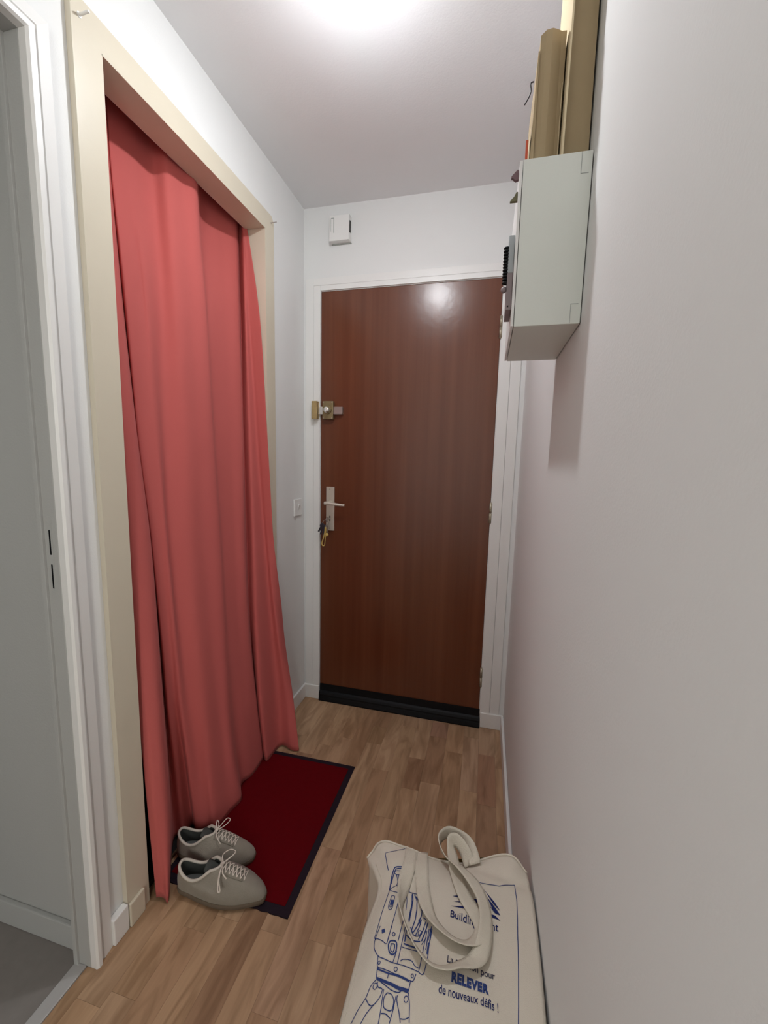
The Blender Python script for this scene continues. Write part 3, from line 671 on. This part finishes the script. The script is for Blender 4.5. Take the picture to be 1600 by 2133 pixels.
    # lace panel (slightly lighter eyelet stays)
    def on(x, y, lift=0.0025):
        hit = tree.ray_cast(Vector((x*S, y*mir*S, 0.3)), Vector((0, 0, -1)))
        if hit[0] is None: return Vector((x*S, y*mir*S, 0.085*S))
        return hit[0]+Vector((0, 0, lift))
    for sgn in (-1, 1):
        bm = bmesh.new(); vr = []
        for j in range(9):
            x = 0.136+0.068*j/8
            vr.append([bm.verts.new(on(x, sgn*(0.009+q*0.013-0.0004*j), 0.0012)) for q in (0, 0.5, 1)])
        for a, b in zip(vr, vr[1:]):
            for k in range(2): bm.faces.new((a[k], a[k+1], b[k+1], b[k]))
        st = finish(bm, 'eyestay', M['suede'], root, True, world=False)
        md = st.modifiers.new('thickness', 'SOLIDIFY'); md.thickness = 0.0016; md.offset = 1
    bm = bmesh.new()
    for j in range(6):
        x = 0.142+0.0112*j; w = 0.0175-0.0004*j
        for sgn in (-1, 1):
            pts = [on(x+0.0105*q, sgn*w*(1-2*q), 0.0030+0.0022*math.sin(math.pi*q)) for q in (0, 0.25, 0.5, 0.75, 1)]
            bm_tube(bm, crom(pts, 3), 0.0021*S, 6, squash=0.6)
    pts = [on(0.209, q*0.0155, 0.003) for q in (-1, -0.4, 0.4, 1)]; bm_tube(bm, crom(pts, 3), 0.0015*S, 6)
    c0 = on(0.138, 0.0, 0.006)
    def rel(dx, dy, dz): return c0+Vector((dx, dy*mir, dz))*S
    bm_ball(bm, c0, 0.0042*S, 12, (1.2, 1, 0.8))
    for loop in bow:
        bm_tube(bm, crom([c0]+[rel(*q) for q in loop]+([c0] if len(loop) > 2 else []), 6), 0.0020*S, 6, squash=0.7)
    finish(bm, 'laces', M['lace'], root, True, world=False)
    boxes_ = bmesh.new(); bm_box(boxes_, (0.070*S, -0.014*S, 0.0248*S), (0.082*S, 0.014*S, 0.0256*S), 0.0002)
    finish(boxes_, 'insole_label', M['insole_label'], root, False, world=False)
    return root
s1 = sneaker((0.076, -1.0140, 0.0042), math.radians(9), 'grey suede sneaker nearest the camera, its toe on the corner of the red mat', False, 0.97,
        [[(0.004, -0.020, 0.006), (0.010, -0.046, -0.006), (0.020, -0.060, -0.022), (0.012, -0.058, -0.024), (0.004, -0.034, -0.006)],
         [(-0.008, 0.016, 0.010), (0.006, 0.034, 0.010), (0.022, 0.036, 0.004), (0.020, 0.020, 0.006)], [(0.012, -0.028, 0.000), (0.026, -0.034, -0.012)]])
s2 = sneaker((-0.004, -0.9230, 0.0042), math.radians(9), 'grey suede sneaker behind the other, its heel against the coral curtain', True, 0.92,
        [[(0.012, -0.016, 0.012), (0.024, -0.030, 0.020), (0.034, -0.030, 0.014), (0.022, -0.012, 0.008)],
         [(-0.006, -0.012, 0.012), (-0.010, -0.026, 0.012), (-0.002, -0.020, 0.004)], [(0.010, 0.022, 0.002), (0.030, 0.034, -0.016)]])

# ------------------------------------------------------------------ tote bag
BAG_CP = [[(0.664, -1.089, 0.35), (0.694, -1.072, 0.384), (0.785, -1.086, 0.394), (0.872, -1.07, 0.374), (0.972, -1.046, 0.402), (1.015, -1.066, 0.39)], [(0.69, -1.13, 0.372), (0.735, -1.13, 0.405), (0.8, -1.135, 0.41), (0.87, -1.13, 0.405), (0.95, -1.12, 0.408), (1.02, -1.125, 0.402)], [(0.712, -1.175, 0.38), (0.75, -1.18, 0.408), (0.81, -1.185, 0.415), (0.875, -1.18, 0.415), (0.955, -1.18, 0.412), (1.0205, -1.18, 0.41)], [(0.705, -1.25, 0.378), (0.745, -1.26, 0.41), (0.81, -1.26, 0.42), (0.88, -1.26, 0.42), (0.955, -1.26, 0.417), (1.0205, -1.26, 0.412)], [(0.703, -1.35, 0.372), (0.745, -1.355, 0.405), (0.81, -1.355, 0.418), (0.88, -1.355, 0.42), (0.955, -1.355, 0.416), (1.018, -1.35, 0.41)], [(0.7, -1.47, 0.352), (0.745, -1.48, 0.375), (0.81, -1.485, 0.385), (0.88, -1.485, 0.387), (0.955, -1.48, 0.383), (1.015, -1.47, 0.37)]]
ART_LINES = [(1, [(-106.5, 178.7), (-111.2, 170.4), (-130.5, 160.2), (-150.1, 156.4)]), (1, [(-150.1, 156.4), (-138.6, 126.8), (-133.1, 114.5)]), (2, [(-104.8, 119.7), (-116.4, 118.6), (-120.6, 114.9), (-122.5, 101.5), (-120.9, 73.3)]), (1.6, [(-104.1, 116.1), (-113.9, 115.2), (-117.5, 112.1), (-119.6, 99.6), (-120.6, 86.2)]), (1, [(-105.5, 110.8), (-114.8, 111.2), (-118.3, 108.2)]), (1, [(-104.0, 103.5), (-113.0, 103.3), (-119.1, 108.4)]), (1, [(-113.0, 103.3), (-107.8, 90.6), (-107.7, 80.3)]), (1, [(-108.1, 103.3), (-105.6, 80.3)]), (1, [(-101.3, 78.9), (-108.9, 80.4), (-119.6, 74.9), (-113.4, 68.6), (-99.3, 65.4)]), (1, [(-120.9, 73.3), (-124.5, 29.7), (-127.5, -16.1), (-123.8, -21.6)]), (1, [(-97.2, 59.2), (-99.7, 14.1), (-101.5, -22.2)]), (1, [(-80.9, 19.7), (-83.6, -19.8)]), (1, [(-113.0, 59.4), (-107.1, 57.8), (-106.5, 51.4), (-107.2, 35.4), (-110.5, 31.9), (-114.4, 35.4), (-114.6, 46.0), (-113.0, 59.4)]), (4.5, [(-109.8, 50.8), (-110.1, 41.5)]), (4.5, [(-114.8, -4.4), (-112.6, -11.0)]), (1, [(-83.9, 110.6), (-83.9, 97.0), (-79.9, 71.1), (-74.2, 69.9), (-63.2, 69.3)]), (1, [(-89.3, 82.9), (-81.2, 52.5), (-80.0, 34.4)]), (1.8, [(-73.2, 68.5), (-70.3, 56.3), (-69.9, 36.5), (-70.4, 14.9)]), (1, [(-71.6, 17.4), (-71.7, 30.2), (-71.2, 48.3), (-74.0, 66.7)]), (1.4, [(-69.2, 67.8), (-62.7, 56.6), (-59.8, 38.9), (-59.8, 21.4), (-63.2, 3.0), (-59.9, 1.1), (-54.1, 13.1), (-49.6, 30.9), (-49.9, 42.7)]), (1.6, [(-65.4, 63.9), (-55.8, 52.0), (-50.7, 38.0)]), (1, [(-62.7, 66.2), (-54.1, 55.5), (-48.3, 40.1)]), (1.2, [(-55.4, -4.4), (-49.9, 13.9), (-48.5, 23.9)]), (1.2, [(-46.1, 27.3), (-39.9, 24.6), (-43.1, 7.5), (-49.0, -9.4)]), (1.6, [(-35.8, 21.5), (-38.6, 5.9), (-43.1, -11.5)]), (1.2, [(-27.3, 11.5), (-28.3, -7.7)]), (1, [(-29.6, 12.2), (-31.7, -8.6)]), (1.6, [(-72.8, 1.0), (-72.1, -17.7)]), (3, [(-52.8, 23.0), (-49.6, 16.7)]), (1, [(-122.0, 2.2), (-125.8, -17.9), (-124.8, -31.0), (-119.8, -40.3), (-111.6, -47.7), (-88.4, -53.2), (-78.6, -54.3)]), (1, [(-125.8, -17.9), (-102.8, -28.9), (-99.8, 1.7)]), (1.8, [(-96.7, -23.0), (-88.2, -21.6), (-84.6, -26.6), (-84.5, -38.3), (-89.8, -42.1), (-95.5, -38.7), (-98.9, -29.4), (-96.7, -23.0)]), (1.4, [(-94.5, -27.0), (-88.2, -27.2), (-88.3, -37.6), (-93.6, -36.3), (-94.5, -27.0)]), (1, [(-82.8, -34.9), (-85.6, -53.0)]), (1, [(-75.6, 5.4), (-77.7, -53.1)]), (1, [(-73.7, -49.6), (-68.5, -45.7), (-55.5, -45.1), (-48.6, -50.6), (-41.4, -52.1)]), (2.0, [(-73.4, -20.9), (-57.0, -23.1), (-45.7, -24.9)]), (1, [(-74.7, -27.0), (-54.8, -28.4), (-45.1, -28.9)]), (1.6, [(-71.0, -7.4), (-57.6, -12.6), (-45.3, -12.1)]), (1, [(-35.8, 7.2), (-40.6, -56.7), (-33.5, -57.9), (-31.2, -49.7), (-29.1, -32.0), (-28.9, 16.1)]), (1, [(-35.4, -4.1), (-42.1, -16.9)]), (1.2, [(-66.2, 7.4), (-59.3, -2.8), (-49.3, -2.9), (-41.3, 10.6)]), (2.2, [(-30.2, -11.7), (-30.6, -29.2)]), (1.2, [(-32.4, 10.4), (-33.8, -23.6)]), (1, [(-113.1, -46.8), (-110.7, -60.5), (-80.2, -68.7), (-51.8, -71.7), (-47.5, -70.0), (-44.6, -60.4)]), (1, [(-78.6, -54.3), (-59.4, -55.7), (-40.6, -56.7)]), (1.8, [(-110.3, -63.8), (-89.4, -69.3), (-53.8, -72.9)]), (1, [(-89.4, -69.3), (-89.6, -76.0)]), (1, [(-110.7, -60.5), (-108.5, -75.0)]), (2.4, [(-108.4, -75.3), (-89.0, -80.7), (-69.8, -84.2), (-52.5, -83.5)]), (1, [(-107.8, -77.5), (-88.5, -82.7), (-69.3, -86.6), (-52.6, -85.6)]), (1, [(-51.8, -71.7), (-52.8, -84.6)]), (1, [(-108.5, -77.5), (-115.7, -85.4), (-120.0, -98.5), (-128.9, -110.5), (-136.4, -125.7)]), (1, [(-105.4, -80.2), (-102.5, -86.8), (-94.8, -89.8), (-96.9, -99.2), (-104.8, -107.6), (-111.7, -107.3), (-119.7, -99.4)]), (1, [(-104.8, -107.6), (-113.4, -116.8), (-120.0, -127.9)]), (1, [(-92.5, -89.5), (-91.6, -110.7), (-91.9, -126.3)]), (1, [(-85.9, -93.2), (-79.0, -93.8), (-73.7, -99.3), (-74.2, -109.2), (-80.5, -110.8), (-87.8, -108.2), (-89.6, -98.6), (-85.9, -93.2)]), (1, [(-71.0, -94.1), (-72.7, -110.9), (-75.2, -123.7)]), (1, [(-90.4, -115.2), (-82.8, -114.8), (-75.4, -118.2)]), (1, [(-100.8, -80.0), (-92.7, -84.1), (-80.1, -89.2), (-68.6, -89.8), (-62.5, -86.4), (-52.3, -87.1)]), (1, [(-69.0, -93.0), (-68.9, -98.6), (-63.2, -109.6), (-58.5, -121.0)]), (1, [(-52.5, -86.3), (-48.6, -98.3), (-45.1, -119.1)]), (1, [(-59.4, -117.1), (-52.0, -116.6), (-46.5, -113.6)]), (1.1, [(55.1, 129.9), (73.7, 129.6), (93.8, 133.8), (109.7, 144.3), (126.0, 153.0)]), (1.1, [(126.0, 153.0), (127.5, 114.7), (126.2, 77.5), (123.7, 38.9)]), (1.1, [(125.1, 64.1), (122.9, 17.4), (120.4, -23.7), (118.4, -53.5), (116.5, -77.4)])]
ART_CIRCLES = [(-93.7, -11.6, 2.5), (-47.9, 1.8, 3.4), (-110.6, 38.9, 2.1), (-113.1, -7.7, 1.7), (-93.4, -11.8, 2.4), (-109.0, -55.7, 1.9), (-78.7, -62.5, 2.7), (-50.1, -64.7, 2.0), (-107.9, -85.6, 3.4), (-54.8, -94.5, 3.2)]
ART_FILLS = [[(3.7, 86.1), (13.3, 90.5), (16.5, 87.7)], [(3.0, 75.2), (22.2, 80.1), (26.1, 77.7), (18.6, 77.4)], [(2.3, 64.7), (25.0, 70.2), (35.5, 66.7), (23.7, 65.9)], [(44.4, 90.2), (54.8, 91.8), (58.6, 86.1), (49.8, 82.6)], [(53.6, 74.3), (61.6, 75.7), (63.8, 69.2), (57.0, 67.3)], [(63.7, 115.3), (84.6, 96.7), (95.1, 81.2), (80.8, 93.1)], [(70.5, 100.9), (87.9, 83.2), (94.8, 72.4), (80.6, 80.8)], [(74.8, 85.8), (80.6, 82.3), (94.1, 72.1), (84.8, 74.7)], [(74.7, 71.4), (84.7, 70.2), (94.4, 62.1), (80.3, 65.1)]]
ART_TEXT = [('Building Point', [(3.0, 41.3), (90.3, 41.6)], 'ink_dark', 1), ('La solution pour', [(3.9, -32.5), (82.6, -33.1)], 'ink_black', 1), ('RELEVER', [(12.9, -57.3), (72.7, -56.8)], 'ink', 2), ('de nouveaux défis !', [(-5.8, -76.0), (87.2, -74.0)], 'ink_dark', 1)]
STRAP_1 = [(-92.9, 177.9, 4, 0), (-89.7, 124.6, 5, -5), (-92.1, 86.8, 6, -20), (-92.5, 47.8, 12, -60), (-87.5, 23.3, 13, -72), (-69.0, -7.7, 13, -68), (-46.8, -33.9, 12, -60), (-23.2, -47.6, 11, -52), (0.8, -48.7, 11, -45), (23.8, -38.8, 10, -40), (46.9, -24.3, 9, -15), (59.9, -6.2, 12, 15), (65.8, 20.0, 14, 25), (67.4, 48.0, 15, 30), (60.7, 80.4, 15, 25), (42.8, 111.2, 17, 20), (16.5, 136.9, 20, 35), (-11.6, 166.2, 20, 55), (-31.2, 186.2, 20, 75), (-33.7, 209.3, 20, 80), (-16.8, 230.2, 18, 80), (8.3, 229.3, 16, 75), (31.4, 212.9, 14, 45), (46.1, 179.6, 6, 10)]
STRAP_2 = [(-70.5, 179.0, 3, 0), (-63.9, 124.9, 4, 0), (-55.7, 84.7, 5, -5), (-44.4, 48.3, 7, -15), (-29.2, 23.4, 9, -35), (-7.6, 5.4, 10, -45), (18.3, -1.5, 10, -45), (43.0, 3.7, 9, -35), (59.9, 23.7, 7, -10), (58.9, 43.8, 5, 0), (46.4, 64.1, 4, 0), (30.3, 84.1, 4, 5), (16.6, 110.9, 5, 10), (5.3, 148.7, 8, 15), (-5.0, 190.8, 12, 35), (-8.8, 209.9, 16, 55), (1.9, 214.5, 18, 65), (18.9, 201.9, 14, 55), (35.5, 180.9, 5, 15)]

BO = (0.86, -1.26)        # origin of the print, millimetres from here in plan
bag = empty('tote_bag', (0.86, -1.26, 0.0), 'full natural cotton tote bag printed in blue, leaning against the right wall', 'bag')
NU = 10
brow = [crom(r, NU) for r in BAG_CP]
grid = [crom(c, NU) for c in zip(*brow)]      # grid[i along x][j along y, 0 = far edge]
nx, ny = len(grid), len(grid[0])
for i in range(nx):
    for j in range(ny):
        p = grid[i][j]; u = i/(nx-1); v = j/(ny-1)
        edge = min(u, 1-u, 0.15)/0.15
        p.z += (0.0016*math.sin(p.x*47+p.y*31)+0.0012*math.sin(p.x*90-p.y*70+1))*edge
        p.z -= 0.006*math.exp(-((u-0.10)/0.04)**2)*max(0, 1-v*3.2)          # crease by the left corner
        p.z -= 0.005*math.exp(-((v-0.10-0.05*math.sin(u*9))/0.035)**2)*max(0, min(1, (u-0.55)*4))   # fold below the hem on the right
bm = bmesh.new()
TV = [[bm.verts.new(p) for p in col] for col in grid]
for i in range(nx-1):
    for j in range(ny-1): bm.faces.new((TV[i][j], TV[i+1][j], TV[i+1][j+1], TV[i][j+1]))
ring = [(i, 0) for i in range(nx)]+[(nx-1, j) for j in range(1, ny)]+[(i, ny-1) for i in range(nx-2, -1, -1)]+[(0, j) for j in range(ny-2, 0, -1)]
cx_, cy_ = 0.860, -1.275
prev = [TV[i][j] for i, j in ring]
for step, (f, shrink) in enumerate(((0.95, 0.010), (0.82, 0.014), (0.55, 0.012), (0.25, 0.006), (0.03, 0.004), (0.0, 0.014))):
    cur = []
    for k, (i, j) in enumerate(ring):
        p = grid[i][j]; d = Vector((p.x-cx_, p.y-cy_, 0)); L_ = d.length
        bulge = -shrink+0.006*math.sin(k*0.35+step)*(1 if 0 < step < 5 else 0.2)
        if d.x > 0.13: bulge = min(bulge, -0.004)
        q = Vector((p.x, p.y, 0))+d.normalized()*bulge
        cur.append(bm.verts.new((min(q.x, W-0.0045), q.y, p.z*f+0.0008)))
    n = len(ring)
    for k in range(n): bm.faces.new((prev[k], cur[k], cur[(k+1) % n], prev[(k+1) % n]))
    prev = cur
bm.faces.new(prev[::-1])
bmesh.ops.recalc_face_normals(bm, faces=bm.faces)
tb_ = bm.copy(); btree = BVHTree.FromBMesh(tb_)
finish(bm, 'bag_body', M['canvas'], bag, True)
def down(x, y, lift):
    h = btree.ray_cast(Vector((x, y, 1.0)), Vector((0, 0, -1)))
    return (h[0] if h[0] is not None else Vector((x, y, 0.39)))+Vector((0, 0, lift))
def plan(p): return (BO[0]+p[0]/1000, BO[1]+p[1]/1000)
# stitched hem along the mouth and a dark strip painted as the shade in its slit
bm = bmesh.new()
hem = [Vector(grid[i][0])+Vector((0, 0.0005, 0.0006)) for i in range(0, nx)]
bm_tube(bm, hem, 0.0022, 8)
finish(bm, 'hem', M['canvas'], bag, True)
bm = bmesh.new(); V = []
for i in range(24, 36, 1):
    p = grid[i][0]; u = (i-24)/12
    V.append([bm.verts.new((p.x, p.y+0.004, p.z-0.03)), bm.verts.new((p.x, p.y+0.004+0.006*math.sin(u*math.pi), p.z-0.002+0.004*math.sin(u*math.pi)))])
for a, b in zip(V, V[1:]): bm.faces.new((a[0], b[0], b[1], a[1]))
bk = finish(bm, 'mouth_shade', M['bag_inside'], bag, True); md = bk.modifiers.new('t', 'SOLIDIFY'); md.thickness = 0.0012
# side seam on the left
bm = bmesh.new(); seam = []
for j in range(8, ny): p = grid[2][j]; seam.append(Vector(p)+Vector((0, 0, 0.0004)))
bm_tube(bm, seam, 0.0007, 5); finish(bm, 'side_seam', M['canvas_strap'], bag, True)
# printed artwork: thin flat ribbons lying on the cloth
bm = bmesh.new()
def ribbon(pts, w, closed=False):
    P = [Vector((*plan(p), 0)) for p in pts]
    Q = crom(P, 5, closed) if len(P) > 2 else [P[0].lerp(P[1], k/10) for k in range(11)]
    Lf = []; n = len(Q)
    for i, q in enumerate(Q):
        a = Q[i-1] if (i > 0 or closed) else Q[0]; c = Q[(i+1) % n] if (i < n-1 or closed) else Q[-1]
        d = (c-a); d = d.normalized() if d.length > 1e-9 else Vector((1, 0, 0)); nn = Vector((-d.y, d.x, 0))*w/2
        Lf.append((bm.verts.new(down(q.x+nn.x, q.y+nn.y, 0.0007)), bm.verts.new(down(q.x-nn.x, q.y-nn.y, 0.0007))))
    for i in range(n if closed else n-1):
        a = Lf[i]; b = Lf[(i+1) % n]; bm.faces.new((a[0], a[1], b[1], b[0]))
def densify(pts, step=8.0):
    out = [pts[0]]
    for a, b in zip(pts, pts[1:]):
        L_ = math.hypot(b[0]-a[0], b[1]-a[1]); k = max(1, int(L_/step))
        out += [(a[0]+(b[0]-a[0])*t/k, a[1]+(b[1]-a[1])*t/k) for t in range(1, k+1)]
    return out
for w, pts in ART_LINES: ribbon(densify(pts), 0.00125*w)
for x, y, r in ART_CIRCLES: ribbon([(x+r*math.cos(t*math.pi/6), y+r*1.15*math.sin(t*math.pi/6)) for t in range(12)], 0.0011, True)
pd = finish(bm, 'printed_drawing', M['ink'], bag); pd['kind'] = 'stuff'
bm = bmesh.new()
for f in ART_FILLS: bm.faces.new([bm.verts.new(down(*plan(p), 0.0008)) for p in f])
finish(bm, 'printed_emblem', M['ink_dark'], bag)
for s, ends, ink, kind in ART_TEXT:
    fc = bpy.data.curves.new('t', 'FONT'); fc.body = s; fc.size = 1.0; fc.resolution_u = 4; fc.offset = 0.060 if kind == 2 else 0.008
    if kind == 2: fc.space_character = 1.12
    fo = bpy.data.objects.new('t', fc); COL.objects.link(fo); dg = bpy.context.evaluated_depsgraph_get(); dg.update()
    me = bpy.data.meshes.new_from_object(fo.evaluated_get(dg)); bpy.data.objects.remove(fo); bpy.data.curves.remove(fc)
    xs = [v.co.x for v in me.vertices]; x0, x1 = min(xs), max(xs)
    a = Vector((*plan(ends[0]), 0)); b = Vector((*plan(ends[1]), 0)); d = (b-a); L_ = d.length; d.normalize(); nn = Vector((-d.y, d.x, 0)); k = L_/(x1-x0)
    ky = k*(1.30 if kind != 2 else 1.25)
    bt_ = bmesh.new(); bt_.from_mesh(me)
    bmesh.ops.triangulate(bt_, faces=bt_.faces)
    for v in bt_.verts:
        q = a+d*(v.co.x-x0)*k+nn*v.co.y*ky; v.co = down(q.x, q.y, 0.0009)
    finish(bt_, 'printed_text', M[ink], bag)
# two webbing handles
def strap(rowsp, name):
    ctr = []; til = []
    for x, y, l, t in rowsp:
        p = down(*plan((x, y)), l/1000); ctr.append(p); til.append(t)
    C_ = crom(ctr, 6); Tt = [q.x for q in crom([Vector((t, 0, 0)) for t in til], 6)]
    bm = bmesh.new(); R_ = []
    for i, p in enumerate(C_):
        a = C_[max(0, i-1)]; b = C_[min(len(C_)-1, i+1)]; d = (b-a); d.z = 0; d.normalize()
        side = Vector((-d.y, d.x, 0)); th = math.radians(Tt[i]); wv = side*math.cos(th)+Vector((0, 0, 1))*math.sin(th)
        row = []
        for q in (-1, -0.5, 0, 0.5, 1):
            pt = p+wv*(q*0.0135); fl = down(pt.x, pt.y, 0.0018).z
            if pt.z < fl: pt.z = fl
            row.append(bm.verts.new(pt))
        R_.append(row)
    for a, b in zip(R_, R_[1:]):
        for k in range(4): bm.faces.new((a[k], a[k+1], b[k+1], b[k]))
    o = finish(bm, name, M['canvas_strap'], bag, True); md = o.modifiers.new('thickness', 'SOLIDIFY'); md.thickness = 0.0016; md.offset = 0
strap(STRAP_1, 'strap'); strap(STRAP_2, 'strap')
tb_.free()
